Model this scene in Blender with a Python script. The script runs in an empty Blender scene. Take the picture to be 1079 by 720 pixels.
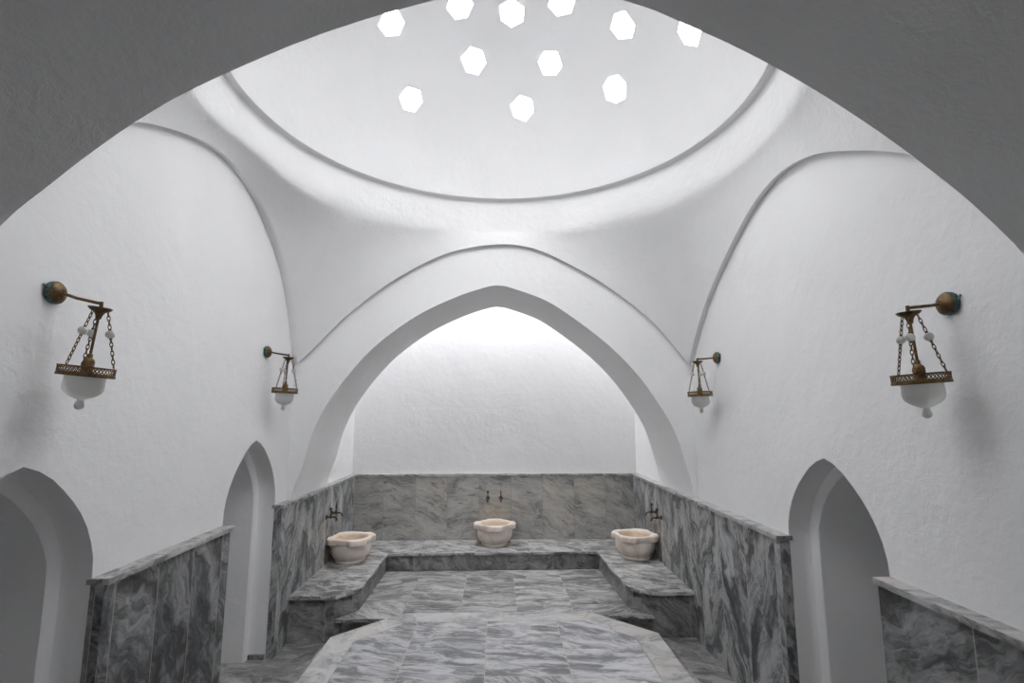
import bpy, bmesh, math, random
from math import sin, cos, pi, radians, atan, tan, hypot, atan2, sqrt
from mathutils import Vector, Matrix, geometry

random.seed(7)
SC = bpy.context.scene
COL = SC.collection

# ------------------------------------------------------------------ helpers
def catmull(pts, n, closed=False):
    """smooth curve through pts, resampled to n points of equal spacing"""
    P = [Vector(p) for p in pts]
    dense = []
    for i in range(len(P) - 1):
        p1, p2 = P[i], P[i + 1]
        p0 = P[i - 1] if i else p1 * 2 - p2
        p3 = P[i + 2] if i + 2 < len(P) else p2 * 2 - p1
        for k in range(16):
            t = k / 16
            dense.append(0.5 * ((2 * p1) + (p2 - p0) * t + (2 * p0 - 5 * p1 + 4 * p2 - p3) * t * t
                                + (3 * p1 - p0 - 3 * p2 + p3) * t ** 3))
    dense.append(P[-1])
    L = [0]
    for a, b in zip(dense, dense[1:]):
        L.append(L[-1] + (b - a).length)
    out, j = [], 0
    for k in range(n):
        s = L[-1] * k / (n - 1)
        while j < len(L) - 2 and L[j + 1] < s:
            j += 1
        d = L[j + 1] - L[j]
        out.append(dense[j].lerp(dense[j + 1], 0 if d == 0 else min(1, (s - L[j]) / d)))
    return out

def V3(*a):
    return Vector(a)

def finish(name, bm, mat, parent=None, smooth=None, loc=None):
    """link the bmesh (in world coordinates) as ONE mesh object; box-mapped UVs in metres"""
    bmesh.ops.remove_doubles(bm, verts=bm.verts, dist=1e-5)
    bm.normal_update()
    uvl = bm.loops.layers.uv.new('UVMap')
    for f in bm.faces:
        n = f.normal
        ax, ay, az = abs(n.x), abs(n.y), abs(n.z)
        for l in f.loops:
            c = l.vert.co
            if az > 0.75:
                l[uvl].uv = (c.x, c.y)
            elif ax > ay:
                l[uvl].uv = (c.y, c.z)
            else:
                l[uvl].uv = (c.x, c.z)
    org = Vector((0, 0, 0))
    if parent is not None:
        p = parent
        while p is not None:
            org += p.location
            p = p.parent
    if loc is not None:
        org = Vector(loc)
    bmesh.ops.translate(bm, verts=bm.verts, vec=-org)
    me = bpy.data.meshes.new(name)
    bm.to_mesh(me)
    bm.free()
    o = bpy.data.objects.new(name, me)
    COL.objects.link(o)
    if mat:
        me.materials.append(mat)
    if parent is not None:
        o.parent = parent
    elif loc is not None:
        o.location = loc
    if smooth is not None:
        me.shade_smooth()
        me.set_sharp_from_angle(angle=radians(smooth))
    return o

def structure(name, bm, mat, smooth=None, parent=None):
    o = finish(name, bm, mat, parent, smooth)
    o['kind'] = 'structure'
    return o

def thing(name, label, cat, loc, group=None):
    o = bpy.data.objects.new(name, None)
    o.empty_display_size = 0.1
    COL.objects.link(o)
    o.location = loc
    o['label'] = label
    o['category'] = cat
    if group:
        o['group'] = group
    return o

def poly(bm, pts, flip=False):
    vs = [bm.verts.new(p) for p in pts]
    f = bm.faces.new(vs[::-1] if flip else vs)
    return f

def prism(bm, outline, z0, z1, bevel=0.0):
    """vertical prism over a plan outline (ccw)"""
    n = len(outline)
    lo = [bm.verts.new((x, y, z0)) for x, y in outline]
    hi = [bm.verts.new((x, y, z1)) for x, y in outline]
    fs = [bm.faces.new(hi), bm.faces.new(lo[::-1])]
    for i in range(n):
        j = (i + 1) % n
        fs.append(bm.faces.new((lo[i], lo[j], hi[j], hi[i])))
    if bevel:
        ed = set()
        for f in fs[:1]:
            ed.update(f.edges)
        bmesh.ops.bevel(bm, geom=list(ed), offset=bevel, segments=2, profile=0.5, affect='EDGES')
    return fs

def box(bm, lo, hi, bevel=0.0):
    prism(bm, [(lo[0], lo[1]), (hi[0], lo[1]), (hi[0], hi[1]), (lo[0], hi[1])], lo[2], hi[2], bevel)

def strip(bm, A, B):
    """quads between two equally long point rows"""
    a = [bm.verts.new(p) for p in A]
    b = [bm.verts.new(p) for p in B]
    for i in range(len(a) - 1):
        vs = [a[i], a[i + 1], b[i + 1], b[i]]
        try:
            bm.faces.new(vs)
        except ValueError:
            pass

def rows(bm, R, closed=False):
    V = [[bm.verts.new(p) for p in row] for row in R]
    for r in range(len(V) - 1):
        n = len(V[r])
        for i in range(n if closed else n - 1):
            j = (i + 1) % n
            bm.faces.new((V[r][i], V[r][j], V[r + 1][j], V[r + 1][i]))
    return V

def lathe(bm, prof, c, seg=32, axis='z', cap=True):
    c = Vector(c)
    def pt(r, z, a):
        if axis == 'z':
            return c + V3(r * cos(a), r * sin(a), z)
        if axis == 'x':
            return c + V3(z, r * cos(a), r * sin(a))
        return c + V3(r * sin(a), z, r * cos(a))
    R = [[pt(r, z, 2 * pi * k / seg) for k in range(seg)] for r, z in prof]
    V = rows(bm, R, True)
    if cap:
        for row, fl in ((V[0], True), (V[-1], False)):
            try:
                bm.faces.new(row[::-1] if fl else row)
            except ValueError:
                pass

def tube(bm, pts, rad, seg=10):
    pts = [Vector(p) for p in pts]
    R = []
    up = V3(0, 0, 1)
    for i, p in enumerate(pts):
        t = (pts[min(i + 1, len(pts) - 1)] - pts[max(i - 1, 0)]).normalized()
        s = t.cross(up)
        if s.length < 0.05:
            s = t.cross(V3(1, 0, 0)) if R == [] else prev_s - t * prev_s.dot(t)
        s.normalize()
        prev_s = s
        w = s.cross(t)
        r = rad[i] if isinstance(rad, (list, tuple)) else rad
        R.append([p + s * (r * cos(2 * pi * k / seg)) + w * (r * sin(2 * pi * k / seg)) for k in range(seg)])
    V = rows(bm, R, True)
    bm.faces.new(V[0][::-1])
    bm.faces.new(V[-1])

def torus(bm, c, R, r, rot, sx=1.0, seg=12, ring=6):
    """chain link: stretched torus in its local xz plane"""
    rws = []
    for i in range(seg + 1):
        a = 2 * pi * i / seg
        row = []
        for k in range(ring):
            b = 2 * pi * k / ring
            p = V3((R + r * cos(b)) * cos(a), r * sin(b), (R + r * cos(b)) * sin(a) * sx)
            row.append(Vector(c) + rot @ p)
        rws.append(row)
    rows(bm, rws, True)

def ball(bm, c, r, sz=1.0, seg=16, ring=10):
    prof = [(max(1e-4, r * sin(pi * i / ring)), -r * sz * cos(pi * i / ring)) for i in range(ring + 1)]
    lathe(bm, prof, c, seg)

# ------------------------------------------------------------------ materials
def newmat(name):
    m = bpy.data.materials.new(name)
    m.use_nodes = True
    nt = m.node_tree
    b = nt.nodes['Principled BSDF']
    return m, nt, b

class NG:
    def __init__(s, nt):
        s.nt = nt
    def n(s, t, **kw):
        x = s.nt.nodes.new(t)
        for k, v in kw.items():
            setattr(x, k, v)
        return x
    def put(s, sock, v):
        if isinstance(v, bpy.types.NodeSocket):
            s.nt.links.new(v, sock)
        else:
            sock.default_value = v
    def math(s, op, a, b=0.0, c=0.0):
        x = s.n('ShaderNodeMath', operation=op)
        s.put(x.inputs[0], a); s.put(x.inputs[1], b); s.put(x.inputs[2], c)
        return x.outputs[0]
    def vmath(s, op, a, b=None, sc=None):
        x = s.n('ShaderNodeVectorMath', operation=op)
        s.put(x.inputs[0], a)
        if b is not None:
            s.put(x.inputs[1], b)
        if sc is not None:
            s.put(x.inputs['Scale'], sc)
        return x.outputs[0]
    def xyz(s, x, y, z=0.0):
        c = s.n('ShaderNodeCombineXYZ')
        s.put(c.inputs[0], x); s.put(c.inputs[1], y); s.put(c.inputs[2], z)
        return c.outputs[0]
    def sep(s, v):
        c = s.n('ShaderNodeSeparateXYZ')
        s.put(c.inputs[0], v)
        return c.outputs
    def noise(s, vec, scale, detail=2, rough=0.5, dist=0.0):
        x = s.n('ShaderNodeTexNoise')
        s.put(x.inputs['Vector'], vec)
        s.put(x.inputs['Scale'], scale); s.put(x.inputs['Detail'], detail)
        s.put(x.inputs['Roughness'], rough); s.put(x.inputs['Distortion'], dist)
        return x
    def ramp(s, fac, stops):
        x = s.n('ShaderNodeValToRGB')
        e = x.color_ramp.elements
        while len(e) > 1:
            e.remove(e[-1])
        for i, (p, c) in enumerate(stops):
            el = e[0] if i == 0 else e.new(p)
            el.position = p
            el.color = (c, c, c, 1) if isinstance(c, (int, float)) else tuple(c) + (1,)
        s.put(x.inputs[0], fac)
        return x.outputs[0]
    def mix(s, fac, a, b, mode='MIX'):
        x = s.n('ShaderNodeMix', data_type='RGBA', blend_type=mode)
        s.put(x.inputs[0], fac)
        for sock, v in ((x.inputs[6], a), (x.inputs[7], b)):
            s.put(sock, v if isinstance(v, bpy.types.NodeSocket) else (tuple(v) + (1,) if len(v) == 3 else v))
        return x.outputs[2]

def plaster(name, col, bump=0.36):
    m, nt, b = newmat(name)
    g = NG(nt)
    tc = g.n('ShaderNodeTexCoord').outputs['Object']
    big = g.noise(tc, 2.2, 4, 0.55).outputs['Fac']
    med = g.noise(tc, 14, 4, 0.6, 0.4).outputs['Fac']
    fin = g.noise(tc, 75, 3, 0.65).outputs['Fac']
    tone = g.ramp(big, [(0.3, [c * 0.965 for c in col]), (0.7, col)])
    # a few worn scuffs
    sc = g.noise(tc, 5.5, 5, 0.7, 1.5).outputs['Fac']
    scm = g.ramp(sc, [(0.70, 0.0), (0.80, 0.25)])
    g.put(b.inputs['Base Color'], g.mix(scm, tone, [c * 0.86 for c in col]))
    b.inputs['Roughness'].default_value = 0.85
    b.inputs['Specular IOR Level'].default_value = 0.2
    h = g.math('ADD', g.math('MULTIPLY', big, 1.2), g.math('ADD', g.math('MULTIPLY', med, 0.35), g.math('MULTIPLY', fin, 0.09)))
    bp = g.n('ShaderNodeBump')
    bp.inputs['Strength'].default_value = bump
    bp.inputs['Distance'].default_value = 0.03
    g.put(bp.inputs['Height'], h)
    nt.links.new(bp.outputs[0], b.inputs['Normal'])
    return m

def marble(name, tw, th, ox=0.0, oy=0.0, ang=0.0, angvar=0.5, mirror=False, sx=1.4, sy=5.5,
           ramp=None, tint=(1, 1, 1), vary=0.14, grout=(0.40, 0.36, 0.32), gw=0.0022, rough=0.42, warm=0.25, seed=0.0,
           streak=0.0, stag=0.0, warp=2.4, stains=()):
    m, nt, b = newmat(name)
    g = NG(nt)
    uv = g.n('ShaderNodeUVMap').outputs['UV']
    u, v, _ = g.sep(uv)
    wob = g.noise(uv, 9, 2).outputs['Fac']
    tu = g.math('DIVIDE', g.math('SUBTRACT', u, ox), tw)
    cu = g.math('FLOOR', tu)
    v2 = g.math('SUBTRACT', v, oy)
    if stag:
        wn0 = g.n('ShaderNodeTexWhiteNoise', noise_dimensions='1D')
        g.put(wn0.inputs['W'], g.math('ADD', cu, seed + 3.3))
        v2 = g.math('ADD', v2, g.math('MULTIPLY', wn0.outputs['Value'], stag))
    tv = g.math('DIVIDE', v2, th)
    cv = g.math('FLOOR', tv)
    fu = g.math('MULTIPLY', g.math('ABSOLUTE', g.math('SUBTRACT', g.math('FRACT', tu), 0.5)), tw)
    fv = g.math('MULTIPLY', g.math('ABSOLUTE', g.math('SUBTRACT', g.math('FRACT', tv), 0.5)), th)
    du = g.math('SUBTRACT', tw * 0.5, fu)
    dv = g.math('SUBTRACT', th * 0.5, fv)
    d = g.math('MINIMUM', du, dv)
    d = g.math('ADD', d, g.math('MULTIPLY', g.math('SUBTRACT', wob, 0.5), 0.0015))
    gm = g.math('LESS_THAN', d, gw)
    wn = g.n('ShaderNodeTexWhiteNoise', noise_dimensions='3D')
    g.put(wn.inputs['Vector'], g.xyz(cu, cv, seed))
    r1, r2, r3 = g.sep(wn.outputs['Color'])
    a = g.math('MULTIPLY', g.math('SUBTRACT', r1, 0.5), angvar * 2)
    if mirror:
        sgn = g.math('SUBTRACT', g.math('MULTIPLY', g.math('FLOORED_MODULO', cu, 2.0), 2.0), 1.0)
        a = g.math('ADD', a, g.math('MULTIPLY', sgn, ang))
    else:
        a = g.math('ADD', a, ang)
    vr = g.n('ShaderNodeVectorRotate', rotation_type='Z_AXIS')
    g.put(vr.inputs['Vector'], uv)
    g.put(vr.inputs['Angle'], a)
    off = g.vmath('SCALE', wn.outputs['Color'], sc=23.0)
    p = g.vmath('ADD', g.vmath('MULTIPLY', vr.outputs[0], (sx, sy, 1)), off)
    # slow warping gives the folds of the veins
    w1 = g.noise(g.vmath('ADD', g.vmath('SCALE', uv, sc=3.2), off), 1.0, 3, 0.55).outputs['Color']
    pw = g.vmath('ADD', p, g.vmath('SCALE', g.vmath('SUBTRACT', w1, (0.5, 0.5, 0.5)), sc=warp))
    n1 = g.noise(pw, 1.0, 6, 0.58, 0.5).outputs['Fac']
    n2 = g.noise(g.vmath('MULTIPLY', pw, (1, 2.4, 1)), 2.2, 5, 0.65, 0.8).outputs['Fac']
    n3 = g.noise(uv, 90, 3, 0.7).outputs['Fac']
    f = g.math('ADD', g.math('MULTIPLY', n1, 0.62), g.math('MULTIPLY', n2, 0.38))
    f = g.math('ADD', f, g.math('MULTIPLY', g.math('SUBTRACT', n3, 0.5), 0.07))
    f = g.math('ADD', g.math('MULTIPLY', g.math('SUBTRACT', f, 0.5), 1.25), 0.497)
    rp = ramp or [(0.33, 0.13), (0.45, 0.27), (0.52, 0.40), (0.62, 0.55), (0.72, 0.62)]
    c = g.ramp(f, [(q, [w * t for t in tint]) for q, w in rp])
    if streak:
        st = g.noise(g.vmath('MULTIPLY', g.vmath('ADD', p, g.vmath('SCALE', w1, sc=0.8)), (2.6, 3.4, 1)), 1.0, 5, 0.7, 0.6).outputs['Fac']
        c = g.mix(g.ramp(st, [(0.585, 0.0), (0.66, streak)]), c, (0.10, 0.10, 0.105))
    # warm iron tint in the pale parts
    wv = g.noise(pw, 0.5, 3, 0.5).outputs['Fac']
    wm = g.math('MULTIPLY', g.ramp(wv, [(0.5, 0.0), (0.7, 1.0)]), warm)
    c = g.mix(wm, c, g.mix(1.0, c, (1.06, 0.97, 0.86), 'MULTIPLY'))
    val = g.math('ADD', 1.0 - vary, g.math('MULTIPLY', r3, 2 * vary))
    c = g.mix(1.0, c, g.xyz(val, val, val), 'MULTIPLY')
    for u0, wd_, vt, am in stains:
        uu = g.math('ADD', u, g.math('MULTIPLY', g.math('SUBTRACT', n2, 0.5), 0.12))
        sm = g.math('SUBTRACT', 1.0, g.math('MINIMUM', g.math('DIVIDE', g.math('ABSOLUTE', g.math('SUBTRACT', uu, u0)), wd_), 1.0))
        sm = g.math('MULTIPLY', g.math('MULTIPLY', sm, am), g.math('LESS_THAN', v, vt))
        c = g.mix(sm, c, (0.52, 0.45, 0.37))
    c = g.mix(gm, c, grout)
    g.put(b.inputs['Base Color'], c)
    g.put(b.inputs['Roughness'], g.math('ADD', rough - 0.06, g.math('MULTIPLY', n1, 0.14)))
    b.inputs['Specular IOR Level'].default_value = 0.35
    bp = g.n('ShaderNodeBump')
    bp.inputs['Strength'].default_value = 0.25
    bp.inputs['Distance'].default_value = 0.002
    g.put(bp.inputs['Height'], g.math('SUBTRACT', g.math('MULTIPLY', n3, 0.25), gm))
    nt.links.new(bp.outputs[0], b.inputs['Normal'])
    return m

def metal(name, c1, c2, rough=0.45, metallic=0.85, scale=40, lo=0.4, hi=0.65):
    m, nt, b = newmat(name)
    g = NG(nt)
    tc = g.n('ShaderNodeTexCoord').outputs['Object']
    f = g.noise(tc, scale, 5, 0.65, 0.4).outputs['Fac']
    g.put(b.inputs['Base Color'], g.mix(g.ramp(f, [(lo, 0.0), (hi, 1.0)]), c1, c2))
    b.inputs['Metallic'].default_value = metallic
    b.inputs['Roughness'].default_value = rough
    return m

def frosted(name, col):
    m, nt, b = newmat(name)
    g = NG(nt)
    out = nt.nodes['Material Output']
    dif = g.n('ShaderNodeBsdfDiffuse'); dif.inputs[0].default_value = col + (1,)
    tr = g.n('ShaderNodeBsdfTranslucent'); tr.inputs[0].default_value = col + (1,)
    gl = g.n('ShaderNodeBsdfGlossy'); gl.inputs['Roughness'].default_value = 0.35
    ms = g.n('ShaderNodeMixShader'); ms.inputs[0].default_value = 0.68
    nt.links.new(dif.outputs[0], ms.inputs[1]); nt.links.new(tr.outputs[0], ms.inputs[2])
    fr = g.n('ShaderNodeFresnel'); fr.inputs[0].default_value = 1.4
    m2 = g.n('ShaderNodeMixShader')
    nt.links.new(fr.outputs[0], m2.inputs[0]); nt.links.new(ms.outputs[0], m2.inputs[1]); nt.links.new(gl.outputs[0], m2.inputs[2])
    nt.links.new(m2.outputs[0], out.inputs[0])
    nt.nodes.remove(b)
    return m

def glow(name, strength):
    m, nt, b = newmat(name)
    b.inputs['Base Color'].default_value = (0.9, 0.92, 0.95, 1)
    b.inputs['Roughness'].default_value = 0.2
    b.inputs['Emission Color'].default_value = (1.0, 1.0, 1.0, 1)
    b.inputs['Emission Strength'].default_value = strength
    return m

WHITE = plaster('white_plaster', (0.83, 0.83, 0.835))
M_DADO_BACK = marble('marble_back_panels', 0.395, 3.0, 0.18, -1.0, ang=0.25, angvar=0.45, sx=2.6, sy=7.0, warp=1.5,
                     ramp=[(0.34, 0.18), (0.42, 0.30), (0.50, 0.39), (0.60, 0.46), (0.70, 0.52)],
                     tint=(1.0, 0.985, 0.95), vary=0.07, gw=0.0018, warm=0.5, grout=(0.26, 0.25, 0.23), seed=1, streak=0.75, stains=((-0.12, 0.16, 0.80, 0.4), (0.07, 0.14, 0.78, 0.35)))
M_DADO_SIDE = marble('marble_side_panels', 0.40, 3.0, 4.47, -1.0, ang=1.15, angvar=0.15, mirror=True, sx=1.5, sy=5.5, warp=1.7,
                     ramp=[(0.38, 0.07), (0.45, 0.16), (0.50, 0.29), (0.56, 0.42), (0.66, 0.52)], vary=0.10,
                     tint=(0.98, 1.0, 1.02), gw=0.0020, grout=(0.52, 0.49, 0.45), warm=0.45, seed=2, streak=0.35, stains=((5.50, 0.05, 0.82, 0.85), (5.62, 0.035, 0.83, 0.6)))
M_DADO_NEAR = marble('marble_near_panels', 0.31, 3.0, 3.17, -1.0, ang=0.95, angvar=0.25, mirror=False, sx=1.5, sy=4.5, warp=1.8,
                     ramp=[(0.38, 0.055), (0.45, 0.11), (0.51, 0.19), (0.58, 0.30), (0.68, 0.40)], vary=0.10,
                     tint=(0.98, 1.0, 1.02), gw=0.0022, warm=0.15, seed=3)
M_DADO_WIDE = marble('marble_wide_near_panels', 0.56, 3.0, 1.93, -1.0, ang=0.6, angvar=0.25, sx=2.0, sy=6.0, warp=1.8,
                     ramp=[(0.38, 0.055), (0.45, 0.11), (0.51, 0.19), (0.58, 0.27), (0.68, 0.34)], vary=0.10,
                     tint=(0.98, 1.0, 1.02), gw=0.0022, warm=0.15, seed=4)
M_CAP = marble('marble_ledge', 0.62, 4.0, 0.1, -2.0, ang=0.6, angvar=0.8, sx=4.0, sy=9.0,
               ramp=[(0.37, 0.16), (0.45, 0.30), (0.53, 0.42), (0.65, 0.50)], gw=0.0015, warm=0.5, seed=5)
M_SEAT = marble('marble_seat', 0.62, 9.0, 0.38, -3.0, ang=0.2, angvar=0.3, sx=5.0, sy=11.0, warp=2.6,
                ramp=[(0.38, 0.12), (0.45, 0.21), (0.50, 0.33), (0.57, 0.46), (0.68, 0.54)], gw=0.0015, seed=6)
M_RISER = marble('marble_riser', 0.52, 3.0, 0.12, -1.0, ang=0.5, angvar=0.6, sx=2.6, sy=6.0, warp=2.2,
                 ramp=[(0.38, 0.09), (0.45, 0.16), (0.54, 0.25), (0.64, 0.36)], vary=0.10, gw=0.0018, seed=7, streak=0.3)
M_STEP = marble('marble_step', 0.50, 1.05, 0.185, 4.2, ang=0.1, angvar=0.5, sx=3.0, sy=11.0, warp=2.0,
                ramp=[(0.38, 0.11), (0.45, 0.20), (0.51, 0.32), (0.57, 0.43), (0.66, 0.54)], vary=0.12, gw=0.0025, seed=8, stag=0.6)
M_FLOOR = marble('marble_floor', 0.58, 0.8, 0.3, 0.1, ang=0.4, angvar=0.8, sx=2.6, sy=8.0, warp=2.2,
                 ramp=[(0.36, 0.11), (0.45, 0.20), (0.53, 0.30), (0.60, 0.40), (0.68, 0.46)], vary=0.12, gw=0.0022, seed=9)
M_FIELD = marble('marble_platform_tiles', 0.47, 0.67, -0.06, 3.05 - 0.67 * 3, ang=0.35, angvar=0.45, sx=3.6, sy=13.0, warp=1.9,
                 ramp=[(0.38, 0.16), (0.45, 0.25), (0.50, 0.38), (0.56, 0.51), (0.66, 0.58)], vary=0.06, gw=0.0020,
                 tint=(0.98, 0.985, 1.02), grout=(0.46, 0.41, 0.36), seed=10, stag=0.45)
M_BORDER = marble('marble_pale_border', 0.60, 9.0, 0.05, -3.0, ang=0.3, angvar=0.8, sx=2.6, sy=5.0,
                  ramp=[(0.36, 0.25), (0.43, 0.38), (0.52, 0.50), (0.66, 0.57)], vary=0.06, gw=0.0016,
                  grout=(0.45, 0.40, 0.35), warm=0.5, seed=11)
BRASS = metal('aged_brass', (0.19, 0.115, 0.048), (0.075, 0.047, 0.026), 0.5, 0.7)
BRONZE = metal('dark_bronze', (0.12, 0.085, 0.05), (0.05, 0.04, 0.03), 0.45, 0.75)
VERDI = metal('green_blue_patina', (0.10, 0.17, 0.17), (0.03, 0.045, 0.05), 0.7, 0.2, 60)
GLASS = frosted('frosted_glass', (0.97, 0.975, 0.95))
SKYGLASS = [glow('skylight_glass_dim_side', 8.5), glow('skylight_glass', 22.0), glow('skylight_glass_bright_side', 60.0)]
ALCOVEGLASS = glow('alcove_skylight_glass', 118.0)

def stone_mat():
    m, nt, b = newmat('cream_carved_marble')
    g = NG(nt)
    tc = g.n('ShaderNodeTexCoord').outputs['Object']
    a = g.noise(tc, 5, 5, 0.6, 0.8).outputs['Fac']
    s = g.noise(tc, 16, 4, 0.6, 1.2).outputs['Fac']
    c = g.ramp(a, [(0.3, (0.58, 0.48, 0.39)), (0.5, (0.72, 0.65, 0.58)), (0.7, (0.78, 0.73, 0.68))])
    c = g.mix(g.ramp(s, [(0.66, 0.0), (0.76, 0.55)]), c, (0.42, 0.28, 0.17))
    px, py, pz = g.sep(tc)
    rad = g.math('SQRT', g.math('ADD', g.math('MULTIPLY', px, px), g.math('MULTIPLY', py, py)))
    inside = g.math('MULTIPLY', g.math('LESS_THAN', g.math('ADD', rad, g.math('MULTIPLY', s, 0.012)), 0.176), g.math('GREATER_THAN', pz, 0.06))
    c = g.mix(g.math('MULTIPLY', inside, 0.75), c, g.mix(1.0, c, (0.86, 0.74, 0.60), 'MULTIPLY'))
    g.put(b.inputs['Base Color'], c)
    b.inputs['Roughness'].default_value = 0.4
    b.inputs['Specular IOR Level'].default_value = 0.35
    bp = g.n('ShaderNodeBump'); bp.inputs['Strength'].default_value = 0.15; bp.inputs['Distance'].default_value = 0.01
    g.put(bp.inputs['Height'], s)
    nt.links.new(bp.outputs[0], b.inputs['Normal'])
    return m
STONE = stone_mat()

# ------------------------------------------------------------------ dimensions (metres)
XL, XR = -1.81, 1.78            # white side walls
DL, DR = -1.75, 1.72            # faces of the marble cladding
YN, YF = 1.22, 4.62             # near and far wall of the domed chamber
YB = 6.65                       # back wall of the alcove
YBD = 6.59                      # face of its cladding
YA0, YA1 = 0.40, 5.57           # outer edges of the two big arches
CX, CY = 0.0, 2.95              # dome axis
LIP = 0.045
ZCAP = 1.168

# ---- big pointed arch profile (x, z), left foot to right foot
ARCH_FAR = [(-1.79, 0.0), (-1.785, 0.6), (-1.77, 1.17), (-1.69, 1.45), (-1.62, 1.73), (-1.51, 1.98), (-1.33, 2.25), (-1.09, 2.52), (-0.75, 2.78), (-0.40, 2.96), (-0.10, 3.065),
            (0.02, 3.08), (0.14, 3.055), (0.46, 2.935), (0.78, 2.72), (1.06, 2.49), (1.29, 2.24), (1.47, 1.98), (1.60, 1.74), (1.68, 1.47), (1.745, 1.17), (1.76, 0.6), (1.765, 0.0)]
def near_profile():
    return [(-1.79, 0.0), (-1.785, 0.6), (-1.77, 1.17), (-1.66, 1.55), (-1.45, 2.0), (-1.201, 2.341), (-1.106, 2.44), (-1.024, 2.52), (-0.93, 2.602), (-0.858, 2.657),
            (-0.802, 2.695), (-0.695, 2.757), (-0.513, 2.85), (-0.34, 2.922), (-0.165, 2.98), (0.0, 3.02), (0.11, 3.032), (0.22, 3.02), (0.392, 2.974), (0.5, 2.925), (0.625, 2.865), (0.748, 2.796),
            (0.838, 2.739), (0.931, 2.674), (1.035, 2.595), (1.173, 2.476), (1.243, 2.407), (1.291, 2.354), (1.337, 2.296), (1.50, 2.03), (1.66, 1.6), (1.745, 1.17), (1.76, 0.6), (1.765, 0.0)]
NA = 161
arch_far = catmull([V3(x, 0, z) for x, z in ARCH_FAR], NA)
arch_near = catmull([V3(x, 0, z) for x, z in near_profile()], NA)

# ---- lower edges of the pendentives on the four walls
xl, xr, yn, yf = XL + LIP, XR - LIP, YN + LIP, YF - LIP
ZT = 2.35
pend_far = [(xl, yf, ZT), (-1.59, yf, 2.53), (-1.40, yf, 2.74), (-1.10, yf, 3.0), (-0.79, yf, 3.21), (-0.44, yf, 3.38), (-0.02, yf, 3.46),
            (0.32, yf, 3.43), (0.68, yf, 3.27), (1.04, yf, 3.05), (1.39, yf, 2.77), (1.59, yf, 2.54), (xr, yf, ZT)]
pend_right = [(xr, yf, ZT), (xr, 4.33, 2.64), (xr, 4.06, 2.88), (xr, 3.73, 3.09), (xr, 3.37, 3.275), (xr, 3.07, 3.36), (xr, 2.77, 3.355), (xr, 2.45, 3.25),
              (xr, 1.96, 2.97), (xr, 1.6, 2.64), (xr, yn, ZT)]
pend_near = [(x, yn, z) for x, y, z in pend_far][::-1]
pend_left = [(xl, yn, ZT), (xl, 1.55, 2.68), (xl, 1.9, 2.98), (xl, 2.33, 3.28), (xl, 2.62, 3.42), (xl, 2.97, 3.53), (xl, 3.29, 3.555), (xl, 3.6, 3.485), (xl, 3.9, 3.325),
             (xl, 4.2, 3.06), (xl, 4.41, 2.74), (xl, yf, ZT)]
NP = 61
PF, PR_, PN, PL = [catmull(c, NP) for c in (pend_far, pend_right, pend_near, pend_left)]

# ------------------------------------------------------------------ dome, drum and pendentives
Z_RING, R_DOME, H_DOME = 3.90, 1.575, 1.25
R_SPH = (R_DOME ** 2 + H_DOME ** 2) / (2 * H_DOME)
Z_SPH = Z_RING + H_DOME - R_SPH
def dome_pt(az, rad):
    return V3(CX + rad * sin(az), CY + rad * cos(az), Z_SPH + sqrt(R_SPH ** 2 - rad ** 2))

bm = bmesh.new()
ring = PF[:-1] + PR_[:-1] + PN[:-1] + PL[:-1]
outw = []
for i, p in enumerate(ring):          # direction in which the wall lies behind the lip
    q = i // (NP - 1)
    d = [V3(0, 1, 0), V3(1, 0, 0), V3(0, -1, 0), V3(-1, 0, 0)][q]
    if i % (NP - 1) == 0:
        d = d + [V3(-1, 0, 0), V3(0, 1, 0), V3(1, 0, 0), V3(0, -1, 0)][q]
    outw.append(d)
prof_rows = None
for k, B in enumerate(ring):
    az = atan2(B.x - CX, B.y - CY)
    rB = hypot(B.x - CX, B.y - CY)
    rT, zT = 1.635, Z_RING - 0.012
    rC = 1.655
    dz_ = B.z + 0.05 - 3.57
    zC = 3.57 + 0.5 * (dz_ + sqrt(dz_ * dz_ + 0.012))
    pr = []
    pr.append((R_DOME, Z_RING))
    pr.append((R_DOME + 0.004, Z_RING - 0.012))
    pr.append((rT - 0.008, zT - 0.004))
    pr.append((rT, zT - 0.015))
    for t in (0.15, 0.35, 0.55, 0.75, 0.9):
        pr.append((rT + (rC - rT) * t, zT + (zC - zT) * t))
    # pendentive: overhanging below the crease, steeper towards the corner
    q = (rC + 0.60 * (rB - rC), zC - 0.30 * (zC - B.z))
    for t in [0.03, 0.07, 0.12, 0.18, 0.25, 0.33, 0.42, 0.52, 0.62, 0.72, 0.81, 0.89, 0.95, 1.0]:
        a, b_, c = (1 - t) ** 2, 2 * t * (1 - t), t * t
        pr.append((a * rC + b_ * q[0] + c * rB, a * zC + b_ * q[1] + c * B.z))
    # plaster rounds the crease: soften the middle of the profile
    for _ in range(5):
        pr = pr[:4] + [tuple((pr[i - 1][c] + 2 * pr[i][c] + pr[i + 1][c]) / 4 for c in (0, 1)) for i in range(4, len(pr) - 1)] + pr[-1:]
    col_pts = [V3(CX + r * sin(az), CY + r * cos(az), z) for r, z in pr]
    col_pts[-1] = B.copy()
    # the lip turns in under the pendentive to meet the wall
    col_pts.append(B + outw[k] * (LIP + 0.01) + V3(0, 0, 0.012))
    if prof_rows is None:
        prof_rows = [[] for _ in col_pts]
    for r, p in enumerate(col_pts):
        prof_rows[r].append(p)
rows(bm, prof_rows[::-1], True)
# smooth the crease of the drum a little
bm.verts.ensure_lookup_table()
structure('ceiling', bm, WHITE, smooth=50)

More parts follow.
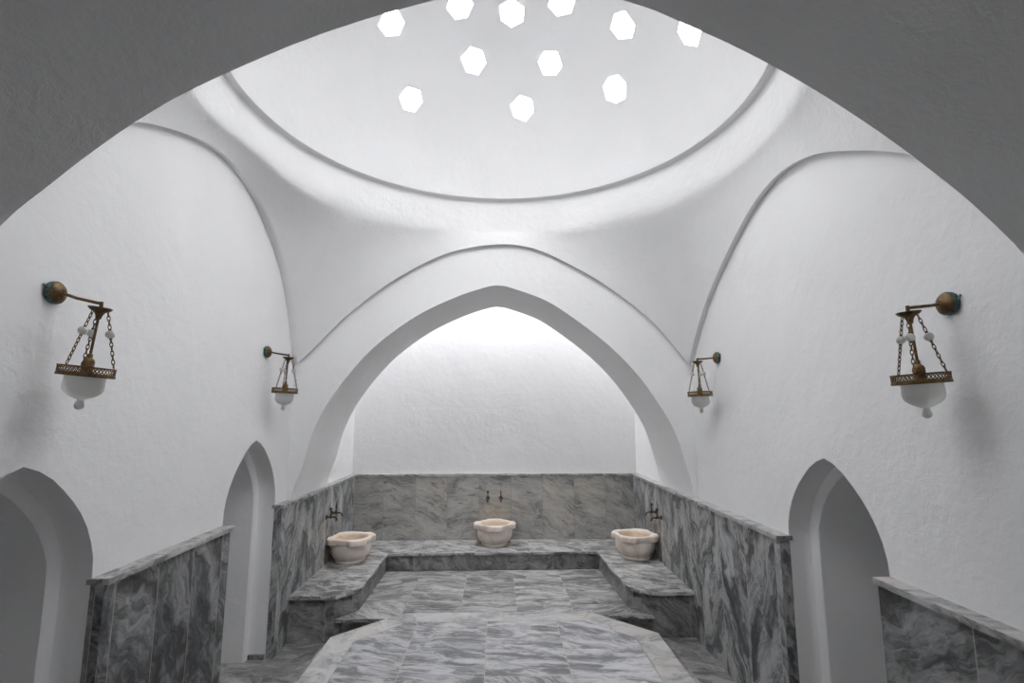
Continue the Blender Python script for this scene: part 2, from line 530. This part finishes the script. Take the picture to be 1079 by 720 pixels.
# ------------------------------------------------------------------ dome shell pierced by its skylights
T_SHELL = 0.13
bm = bmesh.new()
SEG = 128
def sph(rad_sphere, k, m, az):
    t0 = math.asin(R_DOME / R_SPH)
    t = t0 * (1 - k / m)
    return V3(CX + rad_sphere * sin(t) * sin(az), CY + rad_sphere * sin(t) * cos(az), Z_SPH + rad_sphere * cos(t))
M_ = 28
inn = [[sph(R_SPH, k, M_, 2 * pi * i / SEG) for i in range(SEG)] for k in range(M_)]
outr = [[sph(R_SPH + T_SHELL, k, M_, 2 * pi * i / SEG) for i in range(SEG)] for k in range(M_)]
vi = [[bm.verts.new(p) for p in row] for row in inn]
vo = [[bm.verts.new(p) for p in row] for row in outr]
ti, to = bm.verts.new(sph(R_SPH, M_, M_, 0)), bm.verts.new(sph(R_SPH + T_SHELL, M_, M_, 0))
for i in range(SEG):
    j = (i + 1) % SEG
    for k in range(M_ - 1):
        bm.faces.new((vi[k][j], vi[k][i], vi[k + 1][i], vi[k + 1][j]))
        bm.faces.new((vo[k][i], vo[k][j], vo[k + 1][j], vo[k + 1][i]))
    bm.faces.new((vi[-1][j], vi[-1][i], ti))
    bm.faces.new((vo[-1][i], vo[-1][j], to))
    bm.faces.new((vi[0][i], vi[0][j], vo[0][j], vo[0][i]))
bmesh.ops.recalc_face_normals(bm, faces=bm.faces)
dome = structure('ceiling_dome', bm, WHITE)

cut = bmesh.new()
panes = []
def skylight(n, az, rad, size, rot):
    c = dome_pt(az, rad)
    nrm = (c - V3(CX, CY, Z_SPH)).normalized()
    t1 = nrm.cross(V3(0, 0, 1))
    t1 = t1.normalized() if t1.length > 1e-3 else V3(1, 0, 0)
    t2 = nrm.cross(t1)
    k = random.choice([6, 6, 7])
    js = [(rot + 2 * pi * i / k + random.uniform(-0.10, 0.10), size * random.uniform(0.93, 1.06)) for i in range(k)]
    o = [t1 * (r * cos(a)) + t2 * (r * sin(a)) for a, r in js]
    a_ = [cut.verts.new(c + p - nrm * 0.06) for p in o]
    b_ = [cut.verts.new(c + p * 0.97 + nrm * (T_SHELL + 0.06)) for p in o]
    for i in range(k):
        j = (i + 1) % k
        cut.faces.new((a_[i], a_[j], b_[j], b_[i]))
    cut.faces.new(a_[::-1]); cut.faces.new(b_)
    b = bmesh.new()
    d0 = GLASS_D
    V = rows(b, [[c + p * 1.02 + nrm * (d0 + 0.02) for p in o], [c + p * 1.02 + nrm * d0 for p in o], [c + p * 0.6 + nrm * (d0 - 0.008) for p in o]], True)
    b.faces.new(V[-1]); b.faces.new(V[0][::-1])
    bmesh.ops.recalc_face_normals(b, faces=b.faces)
    structure('window_%d' % n, b, SKYGLASS[0 if cos(az) > 0.35 else (1 if cos(az) > -0.35 else 2)])
GLASS_D = 0.085
SEEN = [(-55, 0.98), (-27, 0.66), (9, 0.66), (43, 0.70), (63, 1.04), (83, 1.31), (-12, 0.98), (25, 1.02), (48, 1.28), (-35, 1.28), (10, 1.24)]
REST = [(-89, 1.29), (-125, 1.28), (-168, 1.28), (148, 1.28), (118, 1.28), (-95, 1.0), (-134, 1.0), (-173, 1.0), (140, 1.0), (101, 1.02),
        (-66, 0.66), (-105, 0.66), (-145, 0.66), (175, 0.66), (128, 0.66), (85, 0.68), (0, 0.2)]
n = 0
for a, r in SEEN + REST:
    n += 1
    skylight(n, radians(a), r, 0.109 if r > 0.3 else 0.13, random.uniform(0, 1))
bmesh.ops.recalc_face_normals(cut, faces=cut.faces)
cme = bpy.data.meshes.new('cutter')
cut.to_mesh(cme); cut.free()
cob = bpy.data.objects.new('cutter', cme)
COL.objects.link(cob)
md = dome.modifiers.new('holes', 'BOOLEAN')
md.operation = 'DIFFERENCE'; md.solver = 'EXACT'; md.object = cob
dg = bpy.context.evaluated_depsgraph_get()
nm = bpy.data.meshes.new_from_object(dome.evaluated_get(dg))
dome.modifiers.clear()
dome.data = nm
bpy.data.objects.remove(cob)
nm.shade_smooth()
nm.set_sharp_from_angle(angle=radians(30))

# ------------------------------------------------------------------ far and near walls of the chamber with their arches
def arch_wall(name, y, arch, pend, y2, flip):
    b = bmesh.new()
    outer = []
    c = catmull([V3(p.x, 0, p.z) for p in pend], NA)
    # outer boundary: up the corner, along the pendentive edge, down the other corner
    sx_l, sx_r = XL - 0.0, XR + 0.0
    foot = 26
    up = [V3(sx_l, 0, ZT * i / foot) for i in range(foot)]
    dn = [V3(sx_r, 0, ZT * (foot - 1 - i) / foot) for i in range(foot)]
    mid = catmull([V3(sx_l, 0, ZT + 0.02)] + [V3(p.x, 0, p.z + 0.03) for p in c[4:-4]] + [V3(sx_r, 0, ZT + 0.02)], NA - 2 * foot)
    outer = up + mid + dn
    # inner boundary with matching split: legs, then the curved part
    zs = 1.17
    inner = [None] * NA
    src = arch
    legL = [p for p in src if p.x < 0 and p.z <= zs]
    # resample the arch in three runs so that both rows stay level
    def run(pts, m):
        return catmull(pts, m)
    iL = max(i for i, p in enumerate(src) if p.x < 0 and p.z <= ZT * 0.80 and i < NA // 2)
    iR = min(i for i, p in enumerate(src) if p.x > 0 and p.z <= ZT * 0.80 and i > NA // 2)
    inner = run(src[:iL + 1], foot) + run(src[iL:iR + 1], NA - 2 * foot + 2)[1:-1] + run(src[iR:], foot)
    A = [V3(p.x, y, p.z) for p in inner]
    O = [V3(p.x, y, p.z) for p in outer]
    strip(b, A, O)
    # soffit
    m = 6
    R = [[V3(p.x, y + (y2 - y) * k / m, p.z) for p in inner] for k in range(m + 1)]
    rows(b, R)
    # outer face of the arch towards the alcove
    strip(b, [V3(p.x, y2, p.z) for p in inner], [V3(p.x, y2, max(p.z, 0) + 0.9 if abs(p.x) < 1.6 else p.z) for p in outer])
    bmesh.ops.recalc_face_normals(b, faces=b.faces)
    return structure(name, b, WHITE, smooth=38)
arch_wall('wall_far_arch', YF, arch_far, PF, YA1, False)
arch_wall('wall_near_arch', YN, arch_near, PN[::-1], YA0, True)

# ------------------------------------------------------------------ side walls with pointed doorways
NICHE = [(-0.405, 0.0), (-0.405, 0.6), (-0.405, 1.18), (-0.375, 1.34), (-0.29, 1.49), (-0.15, 1.63), (-0.05, 1.69), (0, 1.705),
         (0.05, 1.69), (0.15, 1.63), (0.29, 1.49), (0.375, 1.34), (0.405, 1.18), (0.405, 0.6), (0.405, 0.0)]
def niche_pts(yc, sc, zoff, shrink=0.0, n=49):
    pts = []
    for y, z in NICHE:
        k = (0.405 * sc - shrink) / 0.405
        zz = z if z < 1.0 else z + zoff * ((z - 1.0) / 0.7) - shrink * 1.15 * ((z - 1.0) / 0.7)
        pts.append(V3(yc + y * k, 0, zz))
    return catmull(pts, n)
def side_wall(name, x, sgn, pend, niches, xd):
    """white wall, its doorways cut with stepped reveals; sgn points away from the room"""
    b = bmesh.new()
    top = [V3(x, p.y, p.z + 0.025) for p in pend]
    if top[0].y > top[-1].y:
        top = top[::-1]
    # the wall reaches past the corners of the chamber (near arch and alcove stand against it)
    out = [V3(x, YN - 0.05, 0), V3(x, YN - 0.05, ZT)] + top[1:-1] + [V3(x, YF + 0.05, ZT), V3(x, YF + 0.05, 0)]
    loop = list(out)
    for yc, sc, zo in sorted(niches, reverse=True):
        c = niche_pts(yc, sc, zo)
        loop += [V3(x, p.x, p.z) for p in c[::-1]]
    tri = geometry.tessellate_polygon([loop])
    vs = [b.verts.new(p) for p in loop]
    for t in tri:
        try:
            b.faces.new([vs[i] for i in t])
        except ValueError:
            pass
    for yc, sc, zo in niches:
        c0 = niche_pts(yc, sc, zo)
        c1 = niche_pts(yc, sc, zo, 0.0)
        c2 = niche_pts(yc, sc, zo, 0.012)
        c3 = niche_pts(yc, sc, zo, 0.055)
        c4 = niche_pts(yc, sc, zo, 0.066)
        seq = [(c0, 0.0), (c1, 0.08), (c1, 0.11), (c2, 0.128), (c3, 0.134), (c4, 0.146), (c4, 0.5), (c4, 0.95)]
        R = [[V3(x + sgn * d, p.x, p.z) for p in c] for c, d in seq]
        rows(b, R)
        poly(b, R[-1])
    bmesh.ops.recalc_face_normals(b, faces=b.faces)
    return structure(name, b, WHITE, smooth=40)
side_wall('wall_left', XL, -1, PL, [(2.065, 1.02, -0.01), (3.985, 1.0, 0.0)], DL)
side_wall('wall_right', XR, 1, PR_, [(2.80, 1.0, -0.045)], DR)

# ------------------------------------------------------------------ alcove behind the far arch
def alcove(prefix, y0, y1, ztop, names):
    s = 1 if y1 > y0 else -1
    zs = 3.42
    for nm, x in ((names[0], XL), (names[1], XR)):
        b = bmesh.new()
        poly(b, [V3(x, y0 - s * 0.02, 0), V3(x, y1, 0), V3(x, y1, zs), V3(x, y0 - s * 0.02, zs)])
        structure(nm, b, WHITE)
    b = bmesh.new()
    poly(b, [V3(XL, y1, 0), V3(XR, y1, 0), V3(XR, y1, zs), V3(XL, y1, zs)])
    structure(names[2], b, WHITE)
    # domed vault on a rectangle
    b = bmesh.new()
    N = 40
    per = []
    for i in range(N):
        per.append((XL + (XR - XL) * i / N, y0 - s * 0.02))
    for i in range(N):
        per.append((XR, y0 - s * 0.02 + (y1 - y0 + s * 0.02) * i / N))
    for i in range(N):
        per.append((XR + (XL - XR) * i / N, y1))
    for i in range(N):
        per.append((XL, y1 + (y0 - s * 0.02 - y1) * i / N))
    cx, cy = (XL + XR) / 2, (y0 + y1) / 2
    R = []
    for k in range(13):
        t = k / 12
        f = cos(t * pi / 2) if k < 12 else 0.01
        R.append([V3(cx + (px - cx) * f, cy + (py - cy) * f, zs + (ztop - zs) * sin(t * pi / 2)) for px, py in per])
    V = rows(b, R, True)
    b.faces.new(V[-1])
    structure(names[3], b, WHITE, smooth=60)
alcove('far', YA1, YB, 5.3, ('wall_alcove_left', 'wall_alcove_right', 'wall_back', 'ceiling_alcove'))
alcove('near', YA0, -3.0, 4.0, ('wall_entrance_left', 'wall_entrance_right', 'wall_front', 'ceiling_entrance'))
def alcove_light(n, x, y, z, size):
    b = bmesh.new()
    k = 6
    o = [V3(x + size * cos(2 * pi * i / k + .3), y + size * sin(2 * pi * i / k + .3), z) for i in range(k)]
    V = rows(b, [[p + V3(0, 0, 0.06) for p in o], o, [V3(x, y, z) + (p - V3(x, y, z)) * 0.7 - V3(0, 0, 0.02) for p in o]], True)
    b.faces.new(V[-1]); b.faces.new(V[0][::-1])
    structure('window_%d' % n, b, ALCOVEGLASS)
for x, y, z in ((-0.6, 6.02, 5.14), (0.0, 6.02, 5.26), (0.6, 6.02, 5.14)):
    n += 1
    alcove_light(n, x, y, z, 0.13)

# ------------------------------------------------------------------ floor
b = bmesh.new()
poly(b, [V3(-3.0, -3.1, 0), V3(3.0, -3.1, 0), V3(3.0, 6.7, 0), V3(-3.0, 6.7, 0)])
structure('floor', b, M_FLOOR)

# ------------------------------------------------------------------ marble cladding (dado) with ledges
ntrim = 0
def dado(lo, hi, mat, cap_lo, cap_hi):
    global ntrim
    ntrim += 1
    b = bmesh.new()
    box(b, (lo[0], lo[1], 0), (hi[0], hi[1], ZCAP - 0.028), 0.003)
    t = structure('trim_%d' % ntrim, b, mat)
    b = bmesh.new()
    box(b, (cap_lo[0], cap_lo[1], ZCAP - 0.028), (cap_hi[0], cap_hi[1], ZCAP), 0.005)
    ntrim += 1
    structure('trim_%d' % ntrim, b, M_CAP)
E_ = 0.02
# left: near piece between the doorways, and the far piece running into the alcove
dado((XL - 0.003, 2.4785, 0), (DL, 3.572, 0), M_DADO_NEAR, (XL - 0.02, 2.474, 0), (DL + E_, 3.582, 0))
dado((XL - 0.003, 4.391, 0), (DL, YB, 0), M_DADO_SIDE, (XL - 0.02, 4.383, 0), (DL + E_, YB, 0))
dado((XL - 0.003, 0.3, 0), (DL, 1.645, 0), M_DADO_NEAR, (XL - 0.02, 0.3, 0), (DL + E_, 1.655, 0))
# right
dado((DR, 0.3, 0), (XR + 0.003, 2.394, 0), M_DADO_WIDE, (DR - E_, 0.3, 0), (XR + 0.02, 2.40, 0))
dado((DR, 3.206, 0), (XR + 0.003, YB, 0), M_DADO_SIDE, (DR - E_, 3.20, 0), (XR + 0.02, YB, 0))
# back
dado((DL, YBD, 0), (DR, YB, 0), M_DADO_BACK, (DL + E_, YBD - E_ * 0.5, 0), (DR - E_, YB, 0))
# little skirting inside the left doorway
b = bmesh.new()
box(b, (XL - 0.15, 4.37, 0), (XL - 0.005, 4.40, 0.035), 0.003)
ntrim += 1
structure('trim_%d' % ntrim, b, M_RISER)

# ------------------------------------------------------------------ U-shaped bench
ZS = 0.38
bench = thing('marble_bench', 'U-shaped grey marble bench along the three alcove walls under the stone basins', 'bench', (0, YBD, 0))
TL = [(DL, 4.63), (-1.38, 4.63), (-1.355, 4.638), (-1.20, 4.825), (-1.19, 4.86), (-1.195, 5.98), (DL, YBD)]
TR = [(DR, YBD), (1.13, 6.0), (1.165, 4.86), (1.18, 4.80), (1.26, 4.715), (1.35, 4.665), (1.42, 4.65), (DR, 4.65)]
TBK = [(-1.195, 5.98), (1.13, 6.0), (DR, YBD), (DL, YBD)]
def shrink(pl, d):
    """inset of a ccw outline, by moving every vertex along its bisector"""
    out = []
    n_ = len(pl)
    for i in range(n_):
        p0, p, p1 = Vector(pl[i - 1]), Vector(pl[i]), Vector(pl[(i + 1) % n_])
        e0, e1 = (p - p0).normalized(), (p1 - p).normalized()
        n0, n1 = Vector((-e0.y, e0.x)), Vector((-e1.y, e1.x))
        bis = n0 + n1
        k = d / max(0.35, bis.length_squared / 2)
        out.append(tuple(p + bis * k))
    return out
for pl in (TL, TBK, TR):
    b = bmesh.new()
    prism(b, shrink(pl, 0.0012), ZS - 0.03, ZS, 0.006)
    finish('seat_slab', b, M_SEAT, bench, smooth=30)
RI = 0.022
RL = [(DL, 4.63 + RI), (-1.39, 4.63 + RI), (-1.368, 4.659), (-1.225, 4.835), (-1.215, 4.87), (-1.217, 5.995), (DL, YBD)]
RR = [(DR, YBD), (1.152, 6.02), (1.187, 4.87), (1.20, 4.815), (1.272, 4.737), (1.36, 4.687), (1.42, 4.65 + RI), (DR, 4.65 + RI)]
RB = [(-1.217, 6.005), (1.152, 6.025), (DR, YBD), (DL, YBD)]
for pl in (RL, RB, RR):
    b = bmesh.new()
    prism(b, shrink(pl, 0.0005), 0.0, ZS - 0.03)
    finish('riser', b, M_RISER, bench)

# ------------------------------------------------------------------ raised step inside the U
step = thing('marble_step', 'raised grey marble tiled step filling the space between the bench arms', 'step', (0, 4.7, 0))
b = bmesh.new()
so = [(-1.380, 4.65), (1.375, 4.66), (1.358, 4.686), (1.27, 4.736), (1.198, 4.814), (1.185, 4.87), (1.150, 6.018), (-1.215, 6.0), (-1.213, 4.87), (-1.223, 4.834), (-1.366, 4.659)]
prism(b, shrink(so, 0.005), 0.16, 0.188, 0.004)
finish('tread', b, M_STEP, step)
b = bmesh.new()
si = [(-1.33, 4.685), (1.345, 4.69), (1.26, 4.745), (1.19, 4.82), (1.175, 4.87), (1.14, 6.0), (-1.2, 5.99), (-1.2, 4.85)]
prism(b, shrink(si, 0.01), 0.0, 0.16)
finish('riser', b, M_RISER, step)

# ------------------------------------------------------------------ octagonal heated platform
ZP = 0.50
plat = thing('octagonal_platform', 'large octagonal marble platform with pale border in the middle of the domed room', 'platform', (0, 2.9, 0))
hx, y0p, y1p, ch = 1.05, 1.88, 3.90, 0.385
OCT = [(-hx + ch, y0p), (hx - ch, y0p), (hx, y0p + ch), (hx, y1p - ch), (hx - ch, y1p), (-hx + ch, y1p), (-hx, y1p - ch), (-hx, y0p + ch)]
INN = shrink(OCT, 0.165)
b = bmesh.new()
prism(b, shrink(OCT, 0.03), 0.0, ZP - 0.04)
finish('base', b, M_RISER, plat)
b = bmesh.new()
prism(b, shrink(INN, 0.001), ZP - 0.04, ZP, 0.0015)
finish('tile_field', b, M_FIELD, plat)
for i in range(8):
    j = (i + 1) % 8
    b = bmesh.new()
    prism(b, shrink([OCT[i], OCT[j], INN[j], INN[i]], 0.001), ZP - 0.04, ZP, 0.003)
    finish('border_slab', b, M_BORDER, plat)

# ------------------------------------------------------------------ carved stone basins
def basin(label, x, y, rot):
    b = bmesh.new()
    seg = 96
    def lobed(a, base, amp):
        c = abs(cos(2 * (a - rot)))
        s = max(0.0, min(1.0, (c - 0.50) / 0.32))
        s = s * s * (3 - 2 * s)
        # four flat lugs with rounded coves between them
        return base + amp * s
    prof = [(0.02, 0.0), (0.146, 0.0), (0.155, 0.008), (0.155, 0.022), (0.147, 0.030), (0.160, 0.042), (0.186, 0.068), (0.204, 0.105), (0.210, 0.145), (0.206, 0.183)]
    R = [[V3(x + r * cos(2 * pi * k / seg), y + r * sin(2 * pi * k / seg), ZS + z) for k in range(seg)] for r, z in prof]
    for base, amp, z in ((0.206, 0.034, 0.190), (0.210, 0.040, 0.196), (0.211, 0.040, 0.240), (0.208, 0.039, 0.247), (0.203, 0.036, 0.250)):
        R.append([V3(x + lobed(2 * pi * k / seg, base, amp) * cos(2 * pi * k / seg), y + lobed(2 * pi * k / seg, base, amp) * sin(2 * pi * k / seg), ZS + z) for k in range(seg)])
    for r, z in ((0.182, 0.250), (0.174, 0.244), (0.160, 0.21), (0.145, 0.15), (0.11, 0.10), (0.05, 0.085), (0.004, 0.083)):
        R.append([V3(x + r * cos(2 * pi * k / seg), y + r * sin(2 * pi * k / seg), ZS + z) for k in range(seg)])
    V = rows(b, R, True)
    b.faces.new(V[0][::-1]); b.faces.new(V[-1])
    o = finish('stone_basin', b, STONE, None, smooth=40, loc=(x, y, ZS))
    o['label'] = label
    o['category'] = 'basin'
    o['group'] = 'carved stone basins on the bench'
    return o
basin('cream carved marble basin on the left arm of the bench', -1.53, 5.70, radians(32))
basin('cream carved marble basin standing against the back wall between the other two', -0.02, 6.345, radians(0))
basin('cream carved marble basin with brown stains on the right arm of the bench', 1.50, 5.75, radians(-32))

# ------------------------------------------------------------------ taps
def tap(label, p, d, knob):
    """p: point on the cladding, d: unit direction into the room, knob: handle shape"""
    p = Vector(p); d = Vector(d)
    t = thing('tap', label, 'tap', p, 'bronze taps above the basins')
    t.rotation_euler = (0, 0, 0)
    up = V3(0, 0, 1)
    ax = 'x' if abs(d.x) > 0.5 else 'y'
    sg = d.x if ax == 'x' else d.y
    b = bmesh.new()
    prof = [(0.024, 0.0), (0.024, 0.004), (0.018, 0.012), (0.010, 0.016)]
    lathe(b, [(r, z * sg) for r, z in prof], p, 20, ax)
    bmesh.ops.recalc_face_normals(b, faces=b.faces)
    finish('escutcheon', b, BRONZE, t, smooth=40)
    b = bmesh.new()
    tube(b, [p + d * 0.010, p + d * 0.03, p + d * 0.034, p + d * 0.056, p + d * 0.060, p + d * 0.072], [0.009, 0.009, 0.014, 0.014, 0.009, 0.009], 12)
    bmesh.ops.recalc_face_normals(b, faces=b.faces)
    finish('valve_body', b, BRONZE, t, smooth=40)
    b = bmesh.new()
    tube(b, [p + d * 0.068, p + d * 0.088 - up * 0.001, p + d * 0.102 - up * 0.008, p + d * 0.108 - up * 0.022, p + d * 0.109 - up * 0.034], [0.009, 0.0085, 0.0085, 0.009, 0.0105], 12)
    bmesh.ops.recalc_face_normals(b, faces=b.faces)
    finish('spout', b, BRONZE, t, smooth=40)
    b = bmesh.new()
    c = p + d * 0.045
    if knob == 'lever':
        prof = [(0.011, 0.010), (0.010, 0.02), (0.006, 0.026), (0.0055, 0.055), (0.009, 0.062), (0.007, 0.075), (0.004, 0.095), (0.001, 0.115)]
    else:
        prof = [(0.011, 0.010), (0.010, 0.02), (0.006, 0.026), (0.005, 0.062), (0.012, 0.070), (0.017, 0.080), (0.013, 0.090), (0.002, 0.096)]
    lathe(b, prof, c, 14)
    bmesh.ops.recalc_face_normals(b, faces=b.faces)
    finish('handle', b, BRONZE, t, smooth=50)
    return t
tap('dark bronze tap with round knob above the left basin, nearer the room', (DL, 5.53, 0.855), (1, 0, 0), 'knob')
tap('dark bronze tap with tall pointed handle above the left basin, nearer the back wall', (DL, 5.71, 0.865), (1, 0, 0), 'lever')
tap('left one of the two dark bronze taps above the back wall basin', (-0.107, YBD, 0.875), (0, -1, 0), 'knob')
tap('right one of the two dark bronze taps above the back wall basin', (0.055, YBD, 0.875), (0, -1, 0), 'lever')
tap('dark bronze tap with broad knob above the right basin, nearer the room', (DR, 5.50, 0.835), (-1, 0, 0), 'knob')
tap('dark bronze tap above the right basin, nearer the back wall', (DR, 5.68, 0.86), (-1, 0, 0), 'knob')

# ------------------------------------------------------------------ wall lamps
def lamp(label, wx, y, z, sg, arm, droop, phase, tilt):
    """sg: +1 when the arm reaches towards +x"""
    t = thing('wall_lamp', label, 'lamp', (wx, y, z), 'brass wall lamps with frosted shades')
    def w(dx, dy, dz):
        return V3(wx + sg * dx, y + dy, z + dz)
    def fin(nm, b, m, par=t, sm=45):
        bmesh.ops.recalc_face_normals(b, faces=b.faces)
        if nm not in ('wall_box', 'back_plate', 'wire', 'arm'):
            # everything below the arm hangs from its end, leaning a little
            M = Matrix.Translation(e) @ Matrix.Rotation(sg * tilt, 4, 'Y') @ Matrix.Diagonal((0.92, 0.92, 1.05, 1)) @ Matrix.Translation(-e)
            bmesh.ops.transform(b, matrix=M, verts=b.verts)
        return finish(nm, b, m, par, smooth=sm)
    e = w(arm, 0, -droop)
    b = bmesh.new()
    lathe(b, [(0.044, 0.0), (0.046, sg * 0.004), (0.046, sg * 0.020), (0.041, sg * 0.023)], w(0, 0, 0), 32, 'x')
    cas = fin('wall_box', b, VERDI)
    cas['label'] = 'blue green corroded back box'
    b = bmesh.new()
    lathe(b, [(0.041, sg * 0.021), (0.041, sg * 0.025), (0.036, sg * 0.031), (0.020, sg * 0.035), (0.012, sg * 0.044)], w(0, 0, 0), 32, 'x')
    fin('back_plate', b, BRASS)
    b = bmesh.new()
    tube(b, [w(0.0, -0.044, 0.02), w(0.006, -0.052, 0.024), w(0.011, -0.051, 0.01), w(0.013, -0.045, -0.004)], 0.003, 6)
    fin('wire', b, VERDI)
    b = bmesh.new()
    e = w(arm, 0, -droop)
    tube(b, [w(0.040, 0, -0.002), w(arm * 0.5, 0, -droop * 0.5), e], 0.0065, 10)
    tube(b, [e + V3(0, 0, 0.008), e - V3(0, 0, 0.03)], 0.007, 10)
    fin('arm', b, BRASS)
    # canopy: little scalloped dish
    b = bmesh.new()
    seg = 48
    R = []
    for r, dz in ((0.004, -0.024), (0.02, -0.026), (0.034, -0.022), (0.042, -0.016), (0.042, -0.0185), (0.034, -0.027), (0.02, -0.034), (0.013, -0.046), (0.010, -0.060), (0.003, -0.062)):
        row = []
        for k in range(seg):
            a = 2 * pi * k / seg
            rr = r * (1 + (0.10 * abs(cos(3 * a)) if r > 0.03 else 0))
            row.append(e + V3(rr * cos(a), rr * sin(a), dz))
        R.append(row)
    rows(b, R, True)
    fin('canopy', b, BRASS)
    # rod and lamp socket
    b = bmesh.new()
    tube(b, [e - V3(0, 0, 0.058), e - V3(0, 0, 0.215)], 0.0055, 10)
    fin('rod', b, BRASS)
    b = bmesh.new()
    lathe(b, [(0.007, -0.196), (0.010, -0.200), (0.010, -0.212), (0.018, -0.218), (0.022, -0.226), (0.022, -0.272), (0.004, -0.273)], e, 24)
    fin('socket', b, BRASS)
    # gallery: plain band below, pierced rail above
    RG = 0.1
    zt, zb = -0.246, -0.284
    b = bmesh.new()
    lathe(b, [(0.070, zb), (RG + 0.003, zb), (RG + 0.004, zb + 0.004), (RG + 0.001, zb + 0.015), (RG - 0.003, zb + 0.015), (RG - 0.004, zb + 0.004), (0.070, zb + 0.004), (0.070, zb)], e, 48, cap=False)
    lathe(b, [(RG - 0.003, zt - 0.005), (RG + 0.003, zt - 0.005), (RG + 0.003, zt), (RG - 0.003, zt), (RG - 0.003, zt - 0.005)], e, 48, cap=False)
    for k in range(3):
        a = 2 * pi * (k + 0.5) / 3 + phase
        tube(b, [e + V3(0.012 * cos(a), 0.012 * sin(a), zb + 0.008), e + V3(0.075 * cos(a), 0.075 * sin(a), zb + 0.006)], 0.004, 6)
    gal = fin('gallery_ring', b, BRASS)
    b = bmesh.new()
    npost = 44
    for k in range(npost):
        a = 2 * pi * k / npost
        a2 = 2 * pi * (k + 1) / npost
        p0 = e + V3(RG * cos(a), RG * sin(a), zb + 0.014)
        p1 = e + V3(RG * cos(a2), RG * sin(a2), zt - 0.004)
        p2 = e + V3(RG * cos(a), RG * sin(a), zt - 0.004)
        p3 = e + V3(RG * cos(a2), RG * sin(a2), zb + 0.014)
        tube(b, [p0, p1], 0.0016, 4)
        tube(b, [p2, p3], 0.0016, 4)
    fin('lattice', b, BRASS, gal)
    # three chains, each with a glass bead
    for k in range(3):
        a = phase + 2 * pi * k / 3
        p0 = e + V3(0.030 * cos(a), 0.030 * sin(a), -0.028)
        p1 = e + V3(0.094 * cos(a), 0.094 * sin(a), zt + 0.002)
        ax_ = (p1 - p0)
        L = ax_.length
        dr = ax_.normalized()
        q = dr.to_track_quat('Z', 'Y').to_matrix()
        nl = 13
        bead_at = 0.40
        lengths = []
        for lo_, hi_ in ((-1, bead_at), (bead_at, 2)):
            b = bmesh.new()
            for i in range(nl):
                s = (i + 0.5) / nl
                if abs(s - bead_at) < 0.09 or not lo_ < s < hi_:
                    continue
                rz = Matrix.Rotation((i % 2) * pi / 2, 3, 'Z')
                torus(b, p0 + ax_ * s, 0.0056, 0.0019, q @ rz, 1.85, 10, 5)
            s_ = -1 if lo_ < 0 else 1
            c0 = p0 + ax_ * bead_at + dr * (s_ * 0.017)
            tube(b, [c0 - dr * 0.004, c0 + dr * 0.004], 0.0055, 8)
            lengths.append(fin('chain', b, BRASS))
        ch_ = lengths[0]
        b = bmesh.new()
        ball(b, p0 + ax_ * bead_at, 0.0185, 0.85)
        bd = fin('glass_bead', b, GLASS, ch_)
        bd['label'] = 'round frosted glass bead'
    # bell-shaped frosted shade with a finial
    prof = [(0.074, -0.276), (0.0725, -0.292), (0.073, -0.306), (0.0745, -0.320), (0.072, -0.334), (0.064, -0.346), (0.050, -0.356), (0.032, -0.364), (0.017, -0.370)]
    b = bmesh.new()
    lathe(b, prof, e, 40, cap=False)
    sh = fin('glass_shade', b, GLASS)
    b = bmesh.new()
    lathe(b, [(0.016, -0.368), (0.012, -0.374), (0.015, -0.380), (0.0185, -0.389), (0.0185, -0.396), (0.014, -0.404), (0.006, -0.408), (0.001, -0.409)], e, 24)
    fin('glass_finial', b, GLASS, sh)
    return t
lamp('aged brass hanging lamp on the left wall, nearest the viewer, above the near doorway', XL, 2.09, 2.385, 1, 0.20, 0.045, radians(20), radians(5.5))
lamp('aged brass hanging lamp on the left wall, above the farther pointed doorway', XL, 4.04, 2.383, 1, 0.178, 0.025, radians(5), radians(2.5))
lamp('aged brass hanging lamp on the right wall, nearest the viewer', XR, 1.92, 2.325, -1, 0.175, 0.018, radians(100), radians(4))
lamp('aged brass hanging lamp on the right wall, beside the foot of the far arch', XR, 4.05, 2.35, -1, 0.172, 0.012, radians(60), radians(1.5))

# ------------------------------------------------------------------ world, camera, view
wd = bpy.data.worlds.new('daylight')
SC.world = wd
wd.use_nodes = True
wd.node_tree.nodes['Background'].inputs[0].default_value = (0.8, 0.88, 1, 1)
wd.node_tree.nodes['Background'].inputs[1].default_value = 0.3

F = 540.0
pitch = atan(78 / F)
yaw = atan(16 / F * cos(pitch))
f = V3(sin(yaw) * cos(pitch), cos(yaw) * cos(pitch), sin(pitch))
r = V3(cos(yaw), -sin(yaw), 0)
u = r.cross(f)
cam = bpy.data.cameras.new('camera')
cam.sensor_width = 36
cam.sensor_fit = 'HORIZONTAL'
cam.lens = F / 1079 * 36
cam.clip_start = 0.05
co = bpy.data.objects.new('camera', cam)
COL.objects.link(co)
co.matrix_world = Matrix(((r.x, u.x, -f.x, 0), (r.y, u.y, -f.y, 0), (r.z, u.z, -f.z, 1.89), (0, 0, 0, 1)))
SC.camera = co

vs = SC.view_settings
vs.view_transform = 'Standard'
vs.look = 'None'
vs.gamma = 1
vs.use_curve_mapping = False
vs.exposure = 0.1
SC.cycles.use_denoising = True
SC.cycles.max_bounces = 24
SC.cycles.diffuse_bounces = 16
SC.cycles.glossy_bounces = 4
SC.cycles.transmission_bounces = 8
SC.cycles.use_light_tree = True
SC.cycles.caustics_reflective = False
SC.cycles.caustics_refractive = False
SC.cycles.sample_clamp_indirect = 10
